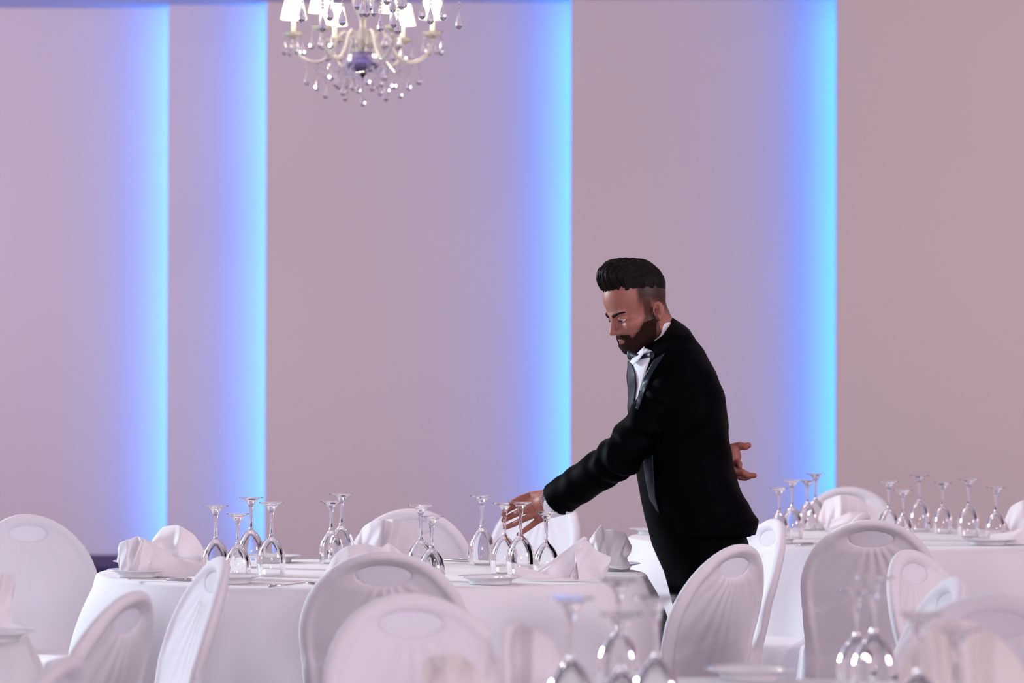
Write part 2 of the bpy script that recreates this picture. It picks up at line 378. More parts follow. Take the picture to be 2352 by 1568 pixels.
GL = [  # px, py of the foot on top, kind, label, forced D
    (497, 1163, 'L', 'upturned wine glass, leftmost of the cluster beside the folded napkins', 9.70),
    (548, 1181, 'S', 'shortest upturned glass in the left cluster on the waiter\'s table', 9.60),
    (578, 1143, 'L', 'upturned glass standing furthest back in the left cluster, before the blue glow', 0),
    (625, 1155, 'L', 'upturned wine glass, rightmost of the left cluster on the waiter\'s table', 0),
    (762, 1152, 'S', 'shorter of the two overlapping upturned glasses left of the rear chair', 0),
    (785, 1135, 'L', 'taller of the two overlapping upturned glasses left of the rear chair', 0),
    (968, 1160, 'L', 'taller upturned glass in front of the rear chair back', 0),
    (993, 1185, 'S', 'shorter upturned glass half hidden by the central chair top', 0),
    (1108, 1138, 'L', 'lone upturned wine glass left of the waiter\'s hand', 0),
    (1160, 1155, 'H', 'upturned wine glass whose stem the waiter\'s fingers hold', 9.965),
    (1197, 1152, 'L', 'upturned wine glass standing just in front of the waiter\'s hand', 9.875),
    (1256, 1175, 'S', 'upturned glass under the waiter\'s shirt cuff', 9.74),
    (1790, 1118, 'S', 'upturned glass nearest the waiter on the right-hand table', 0),
    (1820, 1100, 'L', 'second upturned glass from the waiter on the right-hand table', 0),
    (1855, 1100, 'S', 'upturned glass half hidden behind the tall one before the right blue glow', 13.05),
    (1874, 1085, 'L', 'tall upturned glass beside the far grey-white chair back', 13.15),
    (2042, 1102, 'L', 'upturned glass just right of the far napkin on the right-hand table', 0),
    (2075, 1122, 'S', 'short upturned glass peeking above the shaded-back chair', 0),
    (2112, 1088, 'L', 'tallest-standing upturned glass in the row at right, before the brown wall', 13.0),
    (2166, 1105, 'S', 'slim upturned glass between two larger ones in the right-hand row', 0),
    (2225, 1097, 'L', 'large upturned glass behind the right-hand plate', 0),
    (2288, 1115, 'S', 'rightmost upturned glass beside the napkin at the right edge', 0),
    (1313, 1372, 'L', 'blurred foreground glass, leftmost of the bottom middle cluster', 0),
    (1422, 1330, 'S', 'blurred foreground glass with the highest foot in the bottom middle cluster', 6.15),
    (1508, 1370, 'L', 'blurred foreground glass, rightmost of the bottom middle cluster', 5.45),
    (1428, 1408, 'S', 'blurred foreground glass in the front centre of the bottom middle cluster', 5.3),
    (2008, 1322, 'L', 'blurred foreground glass at the back of the bottom right cluster', 5.96),
    (1968, 1352, 'S', 'blurred foreground glass at the left of the bottom right cluster', 6.14),
    (2110, 1405, 'L', 'blurred foreground glass between the bottom right cluster and the cream napkin', 5.2),
    (2200, 1440, 'L', 'nearest blurred glass at the bottom right, in front of the arching chair', 4.97),
]
def place_glass(px, py, k, lab, D):
    kk = 'L' if k == 'H' else k; h = gh[kk]*(0.2035/0.21 if k == 'H' else 1)
    if not D: D = (CAM_Z-TZ-h)*FPX/(py-890)
    if kk in gused: g = copy_tree(gl[kk])
    else: g = gl[kk]; gused.add(kk)
    g.location = (X(px, D), D, TZ+0.0008); g.rotation_euler = (0, 0, random.random()*6)
    zs = (CAM_Z-TZ-(py-890)*D/FPX)/gh[kk]; g.scale = (1-(1-zs)*0.5, 1-(1-zs)*0.5, zs)
    tag(g, lab, 'wine glass', 'upturned wine glasses'); return g
for a in GL: place_glass(*a)

# ------------------------------------------------------------------ plates and cutlery
def plate_obj(R):
    prof = [(0.001, 0.004), (R*0.5, 0.004), (R*0.62, 0.006), (R*0.68, 0.012), (R*0.85, 0.0165), (R, 0.020), (R+0.0008, 0.0212), (R-0.002, 0.0222), (R*0.85, 0.0195), (R*0.7, 0.016), (R*0.62, 0.0095), (R*0.5, 0.008), (0.001, 0.008)]
    prof = [(R*0.60, 0.0), (R*0.63, 0.0), (R*0.64, 0.004)]+prof[3:]
    return MB().lathe(prof, 64).build('plate', M['plate'])
PL = [('A', 531, 9.43, 0.090, 'white plate behind the side-on chair, beside the left glass cluster'),
      ('A', 628, 10.56, 0.088, 'white plate at the back edge of the waiter\'s table, right of the left glasses'),
      ('A', 1128, 9.43, 0.090, 'white plate right of the central chair top at the front of the table'),
      ('A', 1404, 10.15, 0.088, 'white plate at the right end of the table beside the crumpled napkin'),
      ('A', 322, 9.72, 0.090, 'white plate under the front left folded napkin'),
      ('A', 330, 10.20, 0.088, 'white plate under the rear left napkin, only its rim showing'),
      ('B', 1503, 12.66, 0.090, 'white plate between the waiter\'s coat and the crumpled napkin, on the far table'),
      ('B', 1726, 13.05, 0.090, 'far white plate rim showing right of the waiter\'s coat hem'),
      ('B', 1783, 11.95, 0.088, 'white plate behind the bright edge-on chair'),
      ('B', 2270, 11.88, 0.097, 'white plate at the front edge of the right-hand table'),
      ('C', 1725, 6.36, 0.085, 'blurred foreground plate at the bottom edge, right of the middle glasses'),
      ('F', -10, 7.25, 0.085, 'shaded plate at the left edge below the mauve napkin')]
for t, px, D, r, lab in PL:
    o = plate_obj(r); o.location = (X(px, D), D, TZ+0.0008); tag(o, lab, 'plate', 'white porcelain plates')
def knife():
    e = empty('table_knife')
    MB().tube([(0, -0.10, 0.004), (0, -0.06, 0.005), (0, 0.0, 0.005)], [0.0035, 0.0055, 0.004], 8).build('handle', M['steel'], e)
    o = mkobj('blade', [(-0.006, 0, 0.005), (0.007, 0, 0.005), (0.008, 0.08, 0.005), (0.002, 0.11, 0.005), (-0.006, 0.10, 0.005)], [(0, 1, 2, 3, 4)], M['steel'], e, smooth=False); thicken(o, 0.0016); return e
def fork():
    e = empty('table_fork')
    MB().tube([(0, -0.10, 0.003), (0, -0.05, 0.005), (0, 0.0, 0.010), (0, 0.03, 0.006)], [0.0045, 0.003, 0.0028, 0.004], 8).build('handle', M['steel'], e)
    h = MB()
    o = mkobj('fork_head', [(-0.006, 0.03, 0.006), (0.006, 0.03, 0.006), (0.012, 0.05, 0.004), (-0.012, 0.05, 0.004)], [(0, 1, 2, 3)], M['steel'], e); thicken(o, 0.0016)
    for i in range(4):
        x = -0.0105+0.007*i; MB().tube([(x, 0.049, 0.004), (x, 0.075, 0.004), (x, 0.09, 0.008)], [0.0018, 0.0016, 0.0008], 6).build('tine', M['steel'], e)
    return e
for fn, px, D, rz, lab, cat in [
    (fork, 700, 9.28, -1.15, 'silver fork at the front table edge left of the central chair', 'fork'),
    (knife, 1022, 10.62, 1.25, 'dark-looking knife at the back edge right of the rear chair', 'knife'),
    (knife, 385, 9.50, 1.45, 'silver knife in front of the left folded napkin', 'knife'),
    (knife, 1868, 11.80, -0.7, 'silver knife on the right-hand table beside the shaded chair', 'knife')]:
    o = fn(); o.location = (X(px, D), D, TZ+0.0012); o.rotation_euler = (0, 0, rz); tag(o, lab, cat, 'silver cutlery')

# ------------------------------------------------------------------ napkins: ruled folds between traced edge points
def ribbon(mb, T, B, D, n=10, m=16, bulge=0.0, wob=0.0032, seed=0):
    T = [(X(p[0], D), D+p[2], Z(p[1], D)) for p in T]; B = [(X(p[0], D), D+p[2], max(TZ+0.003, Z(p[1], D))) for p in B]
    def lin(L, n):
        A = smooth_path(L, n); out = []
        for i in range(len(L)-1):
            for k in range(n):
                t = k/n; t2 = t*t*(3-2*t)*0.35+t*0.65
                out.append((np.array(L[i])*(1-t2)+np.array(L[i+1])*t2)*0.45+np.array(A[i*n+k])*0.55)
        out.append(np.array(L[-1])); return out
    t, b = lin(T, n), lin(B, n); V = []; rs = random.Random(seed); p1, p2 = rs.random()*6, rs.random()*6
    for j in range(m+1):
        u = j/m
        for i in range(len(t)):
            q = t[i]*(1-u)+b[i]*u
            w = math.sin(u*PI)
            V.append((q[0], q[1]-bulge*w+wob*math.sin(9*u+i*0.35+p1)*w, q[2]+wob*math.sin(7*u+i*0.22+p2)*w))
    k = len(t); F = [(j*k+i, j*k+i+1, (j+1)*k+i+1, (j+1)*k+i) for j in range(m) for i in range(k-1)]
    mb.add(V, F)
def napkin(ribs, D, lab, m='napkin', seed=0):
    mb = MB()
    for q, r in enumerate(ribs): ribbon(mb, r[0], r[1], D, bulge=r[2] if len(r) > 2 else 0.01, seed=seed+q)
    c = np.array(mb.v).mean(0); c[2] = TZ
    mb.v = [tuple(np.array(v)-c) for v in mb.v]
    o = mb.build('folded_napkin', M[m], loc=tuple(c)); thicken(o, 0.0022)
    md = o.modifiers.new('soft', 'SUBSURF'); md.levels = 1; md.render_levels = 1
    tag(o, lab, 'napkin', 'folded linen napkins')
# left front napkin: standing fan on the plate, trailing wing to the right
napkin([
    ([(271, 1262, .02), (278, 1248, 0), (298, 1240, -.02), (318, 1233, .0), (330, 1240, -.03), (336, 1262, .0)], [(282, 1328, 0), (283, 1328, 0), (296, 1331, -.02), (296, 1331, -.01), (300, 1330, -.01), (304, 1318, .0)], .012),
    ([(318, 1233, .0), (336, 1242, -.02), (352, 1262, .0), (352, 1290, -.02)], [(300, 1332, -.01), (320, 1330, -.03), (342, 1322, -.02), (350, 1306, -.01)], .012),
    ([(318, 1234, .02), (345, 1246, .03), (372, 1262, .02), (410, 1285, .02), (455, 1300, .03)], [(335, 1330, .0), (352, 1333, -.02), (382, 1334, -.03), (430, 1334, -.03), (462, 1330, .02)], .02),
    ([(266, 1288, .05), (272, 1270, .04), (280, 1262, .03)], [(276, 1322, .05), (280, 1326, .03), (285, 1328, .01)], .005)],
    9.71, 'folded napkin standing in pleats on the front left plate', seed=1)
napkin([
    ([(352, 1242, .0), (372, 1214, .03), (405, 1207, .0), (420, 1210, -.02), (446, 1230, .02), (466, 1256, .0), (478, 1290, .0)], [(356, 1256, -.02), (378, 1282, -.03), (400, 1292, -.02), (415, 1296, -.03), (440, 1298, -.02), (462, 1300, .0), (476, 1302, .0)], .03),
    ([(356, 1250, -.01), (385, 1270, -.03), (420, 1282, -.03)], [(358, 1308, .0), (388, 1308, -.01), (424, 1306, -.02)], .01),
    ([(390, 1276, -.05), (420, 1280, -.05), (470, 1292, -.04), (545, 1312, -.02)], [(398, 1310, -.04), (430, 1315, -.06), (480, 1318, -.05), (545, 1318, -.02)], .01)],
    10.02, 'domed folded napkin behind the pleated one at the left', seed=5)
napkin([
    ([(1236, 1306, .0), (1262, 1290, -.01), (1300, 1262, .0), (1340, 1232, .0), (1350, 1234, .01)], [(1238, 1318, .0), (1262, 1322, -.02), (1300, 1330, -.02), (1322, 1332, -.02), (1334, 1318, .0)], .004),
    ([(1348, 1234, .0), (1336, 1250, -.03), (1322, 1262, -.03), (1326, 1284, -.04)], [(1352, 1322, .0), (1330, 1326, -.02), (1322, 1330, -.03), (1310, 1326, -.04)], -.004),
    ([(1322, 1262, -.03), (1350, 1240, -.02), (1372, 1262, -.03), (1406, 1278, .0)], [(1330, 1330, -.04), (1352, 1330, -.03), (1384, 1334, -.02), (1396, 1312, .0)], .014),
    ([(1190, 1300, .0), (1225, 1308, .0), (1280, 1318, .0), (1320, 1322, .0)], [(1178, 1322, -.03), (1230, 1332, -.05), (1290, 1336, -.06), (1330, 1334, -.05)], .0)],
    9.59, 'crumpled napkin with a long sloping wing at the right end of the table', seed=9)
napkin([
    ([(1354, 1240, .0), (1366, 1222, -.01), (1382, 1203, .0), (1388, 1216, .01), (1410, 1214, .0), (1436, 1222, .01), (1440, 1228, .01), (1454, 1256, .02)], [(1372, 1262, .0), (1378, 1280, -.02), (1388, 1290, -.01), (1396, 1296, -.03), (1406, 1298, .0), (1420, 1296, -.02), (1430, 1290, .0), (1444, 1276, .0)], .02),
    ([(1410, 1262, -.01), (1425, 1268, -.02), (1440, 1275, .0)], [(1400, 1302, .0), (1430, 1306, -.02), (1450, 1302, .0)], .005)],
    10.02, 'rounded napkin with a pointed tip nearest the waiter\'s coat', seed=13)
napkin([
    ([(818, 1252, .0), (832, 1215, .02), (852, 1199, -.01), (880, 1194, -.03), (886, 1194, .02), (905, 1192, .0), (925, 1196, .02), (955, 1212, .0), (970, 1245, .0)], [(835, 1284, .0), (845, 1284, -.01), (858, 1284, -.02), (872, 1284, -.04), (880, 1284, -.01), (892, 1284, -.03), (910, 1284, -.01), (930, 1284, -.02), (950, 1284, .0)], .012)],
    10.62, 'pleated fan napkin standing before the rear chair', seed=17)
napkin([
    ([(745, 1322, .0), (770, 1275, .02), (800, 1254, .0), (845, 1250, .0), (878, 1256, -.02), (893, 1248, .02), (915, 1262, .0), (950, 1290, .0)], [(760, 1330, .0), (790, 1335, -.02), (815, 1335, -.03), (845, 1335, -.04), (870, 1335, -.05), (890, 1335, -.02), (910, 1335, -.02), (935, 1335, .0)], .02)],
    9.43, 'low napkin mound just above the central chair top', seed=21)
napkin([
    ([(1880, 1190, .0), (1894, 1150, .02), (1915, 1138, .0), (1930, 1133, -.03), (1950, 1134, .02), (1975, 1142, .0), (2000, 1160, .02), (2016, 1190, .0)], [(1900, 1216, .0), (1910, 1216, -.02), (1920, 1216, -.02), (1928, 1216, -.05), (1942, 1216, -.02), (1955, 1216, -.02), (1970, 1216, -.01), (1985, 1216, .0)], .01),
    ([(1906, 1190, -.06), (1950, 1172, -.07), (1995, 1176, -.06), (2020, 1200, -.05)], [(1900, 1222, -.06), (1940, 1222, -.09), (1980, 1222, -.08), (2015, 1222, -.05)], .01)],
    12.95, 'fan napkin between the two glass groups on the right-hand table', seed=25)
napkin([
    ([(2308, 1190, .0), (2322, 1160, .0), (2345, 1145, -.02), (2380, 1140, .0), (2420, 1165, .0)], [(2325, 1228, .0), (2335, 1228, -.02), (2355, 1230, -.04), (2380, 1230, -.02), (2410, 1230, .0)], .02),
    ([(2270, 1222, -.06), (2310, 1216, -.08), (2345, 1205, -.08), (2390, 1208, -.06)], [(2264, 1234, -.10), (2310, 1240, -.13), (2350, 1242, -.13), (2395, 1242, -.1)], .0)],
    12.0, 'napkin cut off by the right edge on the right-hand table', seed=29)
napkin([
    ([(1098, 1500, .0), (1125, 1458, .02), (1165, 1436, -.02), (1195, 1430, .03), (1230, 1440, -.02), (1270, 1470, .02), (1295, 1520, .0)], [(1120, 1640, .0), (1145, 1640, -.03), (1170, 1640, -.04), (1195, 1640, .0), (1220, 1640, -.04), (1245, 1640, -.02), (1270, 1640, .0)], .02)],
    5.7, 'blurred pinkish napkin left of the bottom middle glasses', seed=33)
napkin([
    ([(972, 1530, .0), (992, 1506, .02), (1030, 1500, -.02), (1060, 1506, .02), (1092, 1528, -.01), (1130, 1566, .0)], [(985, 1655, .0), (1000, 1655, -.03), (1030, 1655, -.01), (1060, 1655, -.03), (1090, 1655, -.01), (1120, 1655, .0)], .015)],
    5.52, 'blurred cream napkin at the bottom edge, left of the pinkish one', m='cream', seed=37)
napkin([
    ([(2060, 1560, .0), (2085, 1490, .015), (2125, 1440, -.012), (2165, 1420, .015), (2205, 1415, -.012), (2245, 1428, .015), (2290, 1455, -.012), (2335, 1500, .015), (2375, 1570, .0)], [(2130, 1700, .0), (2145, 1700, -.02), (2165, 1700, -.035), (2190, 1700, -.015), (2215, 1700, -.04), (2240, 1700, -.015), (2265, 1700, -.035), (2290, 1700, -.02), (2310, 1700, .0)], .015)],
    5.45, 'blurred cream fan napkin in the bottom right corner', m='cream', seed=41)
napkin([
    ([(-60, 1360, .0), (-25, 1325, .02), (15, 1318, -.02), (34, 1325, .02), (38, 1350, .0)], [(-50, 1452, .0), (-25, 1452, -.03), (0, 1452, -.02), (20, 1452, -.02), (32, 1452, .0)], .015)],
    7.55, 'shaded mauve napkin at the left edge', seed=45)

# ------------------------------------------------------------------ chandeliers
def drop_mesh(s=1.0):
    mb = MB(); n = 8
    mb.lathe([(0.0006*s, 0), (0.003*s, -0.010*s), (0.0085*s, -0.026*s), (0.0125*s, -0.040*s), (0.0120*s, -0.049*s), (0.0075*s, -0.057*s), (0.0005*s, -0.060*s)], n)
    me = bpy.data.meshes.new('crystal_drop'); me.from_pydata(mb.v, [], mb.f); me.materials.append(M['crystal']); return me
DROP = drop_mesh()
def drop(parent, p):
    o = bpy.data.objects.new('crystal_drop', DROP); COL.objects.link(o); o.parent = parent; o.location = p; o.rotation_euler = (0, 0, random.random()*3); return o
def beads(pts, r, parent, m='crystal'):
    mb = MB(); ico = [(0, 0, 1), (0.94, 0, 0.3), (0.29, 0.9, 0.3), (-0.76, 0.55, 0.3), (-0.76, -0.55, 0.3), (0.29, -0.9, 0.3), (0.76, 0.55, -0.35), (-0.29, 0.9, -0.35), (-0.94, 0, -0.35), (-0.29, -0.9, -0.35), (0.76, -0.55, -0.35), (0, 0, -1)]
    F = [(0,1,2),(0,2,3),(0,3,4),(0,4,5),(0,5,1),(1,6,2),(2,7,3),(3,8,4),(4,9,5),(5,10,1),(2,6,7),(3,7,8),(4,8,9),(5,9,10),(1,10,6),(11,7,6),(11,8,7),(11,9,8),(11,10,9),(11,6,10)]
    for p in pts: mb.add([(p[0]+r*v[0], p[1]+r*v[1], p[2]+r*v[2]) for v in ico], F)
    return mb.build('bead_chain', M[m], parent, smooth=False)
def chandelier(loc, phi0, lab, low):
    e = empty('chandelier', loc); tag(e, lab, 'chandelier', 'crystal chandeliers with small shades')
    # cup of violet cut crystal with a finial, turned glass column, rod and canopy
    cup = []
    for i in range(9):
        a = i/8*PI/2; cup.append((0.074*math.cos(a)+0.002, -0.028-0.050*math.sin(a)))
    mb = MB(); mb.lathe([(0.03, 0.004), (0.072, -0.004), (0.077, -0.018)]+cup, 20).build('crystal_cup', M['violet'], e, smooth=False)
    MB().lathe([(0.006, -0.074), (0.016, -0.080), (0.010, -0.086), (0.002, -0.098)], 16).build('finial', M['leather'], e)
    mb = MB().lathe([(0.040, -0.012), (0.046, 0.0), (0.046, 0.008), (0.03, 0.014)], 20); mb.build('blue_collar', M['violet'], e)
    col = [(0.012, 0.012), (0.02, 0.03), (0.035, 0.06), (0.028, 0.09), (0.014, 0.11), (0.018, 0.15), (0.042, 0.21), (0.05, 0.26), (0.03, 0.31), (0.014, 0.34), (0.02, 0.40), (0.045, 0.46), (0.02, 0.52), (0.01, 0.56)]
    MB().lathe([(p[0], p[2]) for p in smooth_path([(r, 0, z) for r, z in col], 4)], 20).build('glass_column', M['milk'], e)
    MB().tube([(0, 0, 0.0), (0, 0, RH-loc[2]-0.02)], 0.004, 8).build('rod', M['gold'], e)
    MB().lathe([(0.02, RH-loc[2]-0.05), (0.05, RH-loc[2]-0.03), (0.06, RH-loc[2]-0.001)], 24).build('ceiling_canopy', M['gold'], e)
    for k in range(6):
        a = math.radians(phi0+60*k); ca, sa = math.cos(a), math.sin(a)
        arm = empty('arm', (0, 0, 0), a, e)
        path = [(0.035, 0, -0.005), (0.045, 0, 0.055), (0.075, 0, 0.095), (0.105, 0, 0.07), (0.125, 0, 0.02), (0.165, 0, -0.022), (0.215, 0, -0.028), (0.265, 0, -0.002), (0.29, 0, 0.045), (0.29, 0, 0.072)]
        am = MB().tube(smooth_path(path, 5), 0.0072, 10).build('arm_tube', M['milk'], arm)
        MB().lathe([(0.006, 0.066), (0.018, 0.072), (0.034, 0.080), (0.045, 0.093), (0.0465, 0.094), (0.036, 0.085), (0.018, 0.078), (0.006, 0.076)], 20, (0.29, 0, 0)).build('drip_pan', M['milk'], arm, smooth=False)
        MB().lathe([(0.008, 0.0905-0.012), (0.0095, 0.085), (0.0095, 0.135), (0.006, 0.137)], 16, (0.29, 0, 0)).build('candle_sleeve', M['candle'], arm)
        MB().lathe([(0.003, 0.137), (0.011, 0.150), (0.013, 0.165), (0.006, 0.185), (0.001, 0.192)], 12, (0.29, 0, 0)).build('bulb', M['bulb'], arm)
        MB().lathe([(0.056, 0.150), (0.0565, 0.149), (0.0345, 0.238), (0.0335, 0.238), (0.0552, 0.150)], 28, (0.29, 0, 0), closed=True).build('lamp_shade', M['shade'], arm)
        for q in range(4):
            b = q*PI/2+0.5; px, py = 0.29+0.040*math.cos(b), 0.040*math.sin(b)
            beads([(px, py, 0.078-0.011*i) for i in range(2)], 0.0052, arm); drop(arm, (px, py, 0.058))
        # hanging tassels under the arm
        for r_, n_ in low:
            jit = random.uniform(-0.012, 0.012); z0 = -0.036
            beads([(r_, jit, z0-0.0115*i) for i in range(n_)], 0.0052, arm); drop(arm, (r_, jit, z0-0.0115*n_+0.004))
        # swag of beads to the next arm
        pts = []
        for i in range(1, 15):
            t = i/15; b = t*PI/3; R = 0.21*(1-0.12*math.sin(t*PI)); pts.append((R*math.cos(b), R*math.sin(b), -0.036-0.055*math.sin(t*PI)))
        beads(pts, 0.0048, arm)
        pts = []
        for i in range(0, 14):
            t = i/13; pts.append((0.06+0.13*t, 0.0, -0.045-0.030*math.sin(t*PI)-0.0*t))
        beads(pts, 0.0045, arm)
    c = empty('centre_tassel', (0, 0, 0), 0, e)
    beads([(0, 0, -0.102-0.0115*i) for i in range(5)], 0.005, c); drop(c, (0, 0, -0.155))
    for q in range(8):
        b = q*PI/4+0.3; n_ = 3+q % 3; beads([(0.078*math.cos(b), 0.078*math.sin(b), -0.045-0.011*i) for i in range(n_)], 0.0048, c); drop(c, (0.078*math.cos(b), 0.078*math.sin(b), -0.045-0.011*n_+0.003))
    l = bpy.data.lights.new('chandelier_glow', 'POINT'); lo = bpy.data.objects.new('chandelier_glow', l); COL.objects.link(lo); l.energy = 28; l.color = (1, 0.82, 0.6); l.shadow_soft_size = 0.05
    lo.location = (loc[0], loc[1]-0.02, loc[2]+0.60)
    return e
chandelier((X(831, 14.3), 14.3, Z(126, 14.3)), -90-33, 'lit crystal chandelier with cream shades hanging at the upper left centre', [(0.19, 5), (0.155, 8), (0.235, 3)])
chandelier((X(872, 11.2), 11.2, 2.66), -90-10, 'nearer chandelier of which only the lowest crystals dip into the top of the photo', [(0.27, 9), (0.17, 8)])
#PERSON
# ------------------------------------------------------------------ the waiter
DM = 9.92
def Q(px, py, y=DM): return np.array([X(px, y), y, Z(py, y)])
person = empty('person', (X(1600, DM), DM, 0))
tag(person, 'man in black suit and bow tie bending over the table, one hand behind his back', 'person')
PO = np.array(person.location)
def pobj(name, p, f, m, smooth=True): return mkobj(name, np.asarray(p)-PO, f, M[m], person, smooth)
# head frame: F forward, L towards his left ear, U up
hy, hp, hr = math.radians(25), math.radians(22), math.radians(0)
fh = np.array([-math.cos(hy), -math.sin(hy), 0]); zz = np.array([0, 0, 1.0]); HL = np.cross(zz, fh)
HF = fh*math.cos(hp)-zz*math.sin(hp); HU = zz*math.cos(hp)+fh*math.sin(hp)
HO = Q(1476, 716, 9.90); HB = np.stack([HF, HL, HU])      # rows
def h2w(p): return np.asarray(p)@HB+HO
def w2h(p): return (np.asarray(p)-HO)@HB.T
neck0 = w2h(Q(1528, 800, 9.93))
EY = (0.0805, 0.0315, 0.0135)
def skull(P, fine=True):
    F_, L_, U_ = P; A = [F_, np.abs(L_), U_]
    d = ell(P, (0.004, 0, 0.058), (0.092, 0.077, 0.092))
    d = smin(d, ell(P, (0.036, 0, 0.060), (0.060, 0.060, 0.058)), 0.02)
    d = smin(d, ell(P, (0.030, 0, -0.020), (0.066, 0.058, 0.072)), 0.02)
    d = smin(d, cap(A, (0.002, 0.053, -0.030), (0.012, 0.047, -0.055), 0.016, 0.015), 0.02)       # jaw corner
    d = smin(d, cap(A, (0.012, 0.047, -0.055), (0.070, 0.014, -0.077), 0.015, 0.015), 0.02)
    d = smin(d, ell(P, (0.076, 0, -0.0755), (0.019, 0.021, 0.017)), 0.015)
    d = smin(d, ell(P, (0.070, 0, -0.048), (0.026, 0.032, 0.030)), 0.015)
    d = smin(d, ell(A, (0.062, 0.043, -0.010), (0.026, 0.020, 0.017)), 0.015)                       # cheekbone
    d = smin(d, cap(A, (0.0915, 0.010, 0.027), (0.081, 0.043, 0.029), 0.009, 0.008), 0.012)          # brow
    d = smax(d, -ell(A, (0.100, 0.030, 0.012), (0.020, 0.018, 0.0125)), 0.010)
    d = smin(d, cap(P, (0.090, 0, 0.026), (0.109, 0, -0.014), 0.0075, 0.0085), 0.010)               # nose
    d = smin(d, ell(P, (0.1095, 0, -0.019), (0.0125, 0.0105, 0.0095)), 0.006)
    d = smin(d, ell(A, (0.0985, 0.0125, -0.023), (0.0115, 0.0065, 0.0080)), 0.005)
    d = smax(d, -ell(A, (0.1035, 0.0065, -0.0315), (0.006, 0.0035, 0.004)), 0.002)
    # lids: the upper one low, he looks down
    e = np.sqrt((F_-EY[0])**2+(A[1]-EY[1])**2+(U_-EY[2])**2)
    up = smax(e-0.0146, -(U_-EY[2]+0.0035-0.25*(F_-EY[0])), 0.0015); lo = smax(e-0.0131, (U_-EY[2]+0.0075), 0.0015)
    d = smin(d, up, 0.003); d = smin(d, lo, 0.003)
    # lips
    d = smin(d, cap(A, (0.0975, 0.0, -0.0488), (0.088, 0.021, -0.0515), 0.0048, 0.0020), 0.004)
    d = smin(d, cap(A, (0.0970, 0.0, -0.0568), (0.087, 0.020, -0.0535), 0.0056, 0.0020), 0.004)
    d = smax(d, -cap(A, (0.103, 0.0, -0.0528), (0.091, 0.023, -0.0525), 0.0011, 0.0008), 0.001)
    # neck
    d = smin(d, cap(P, (-0.022, 0, -0.030), neck0, 0.053, 0.058), 0.025)
    if not fine: return d
    # ear
    c, s = math.cos(0.25), math.sin(0.25)
    ef = (F_+0.012)*c+(U_+0.002)*s; eu = -(F_+0.012)*s+(U_+0.002)*c; el = A[1]-0.073-0.35*(-ef)*1.0
    E = [ef, el, eu]
    ea = ell(E, (0, 0.003, 0.0), (0.0165, 0.0065, 0.0275))
    ea = smax(ea, -ell(E, (0.003, 0.009, 0.003), (0.0105, 0.0085, 0.0175)), 0.002)
    ea = smax(ea, -ell(E, (0.006, 0.004, -0.001), (0.0055, 0.008, 0.009)), 0.002)
    ea = smin(ea, ell(E, (0.003, 0.002, -0.021), (0.008, 0.006, 0.008)), 0.004)
    ea = smin(ea, cap(E, (-0.003, 0.005, 0.016), (-0.005, 0.005, -0.010), 0.0028, 0.0028), 0.003)
    return smin(d, ea, 0.004)
hp_, hf_ = sdf_mesh(skull, (-0.13, -0.10, -0.20), (0.135, 0.10, 0.165), 0.0019)
hl = hp_.copy()
body = MB(); tint = []
SK = np.array([0.37, 0.150, 0.115])
def hairline(F_): return np.interp(F_, [-0.11, -0.085, -0.03, 0.0245, 0.06, 0.085, 0.12], [0.028, 0.032, 0.060, 0.070, 0.088, 0.100, 0.103])
def beardline(F_): return np.interp(F_, [-0.05, -0.004, 0.02, 0.035, 0.056, 0.075, 0.084, 0.092, 0.13], [-0.06, -0.012, 0.004, -0.010, -0.030, -0.043, -0.037, -0.034, -0.034])
def head_tint(p):
    F_, L_, U_ = p.T; c = np.tile(SK, (len(p), 1)); al = np.abs(L_)
    fade = np.clip((U_-(hairline(F_)-0.058-0.03*np.clip(-F_/0.06, 0, 1)))/0.045, 0, 1)*np.clip((0.046-0.25*np.abs(U_-0.035)-F_)/0.012, 0, 1)
    ear = (al > 0.0725) & (F_ > -0.034) & (F_ < 0.003) & (U_ < 0.025)
    fade = np.where(ear, 0, fade)**0.8*0.93
    side = np.clip((0.030-F_)/0.006, 0, 1)*np.clip((F_+0.004)/0.006, 0, 1)*(U_ > -0.02)*(U_ < 0.05)*(al > 0.04); fade = np.maximum(fade, np.where(ear, 0, side*0.80))
    stub = np.clip((beardline(F_)+0.010+0.004*noise3([F_, L_, U_], 500, 2)-U_)/0.016, 0, 1)*(F_ > -0.004)*(U_ > -0.125)*0.72; lips_ = ((al/0.023)**2+((U_+0.0528)/0.009)**2 < 1) & (F_ > 0.06); fade = np.maximum(fade, np.where(lips_, 0, stub))
    lip = np.clip(1-np.abs(U_+0.0528)/0.011, 0, 1)**0.5*(al < 0.021)*(F_ > 0.083)
    c = c*(1-lip[:, None]*0.6)+np.array([0.26, 0.08, 0.075])*lip[:, None]*0.6
    return c*(1-fade[:, None])+np.array([0.022, 0.010, 0.008])*fade[:, None]
tint.append(head_tint(hl)); body.add(h2w(hp_), hf_)
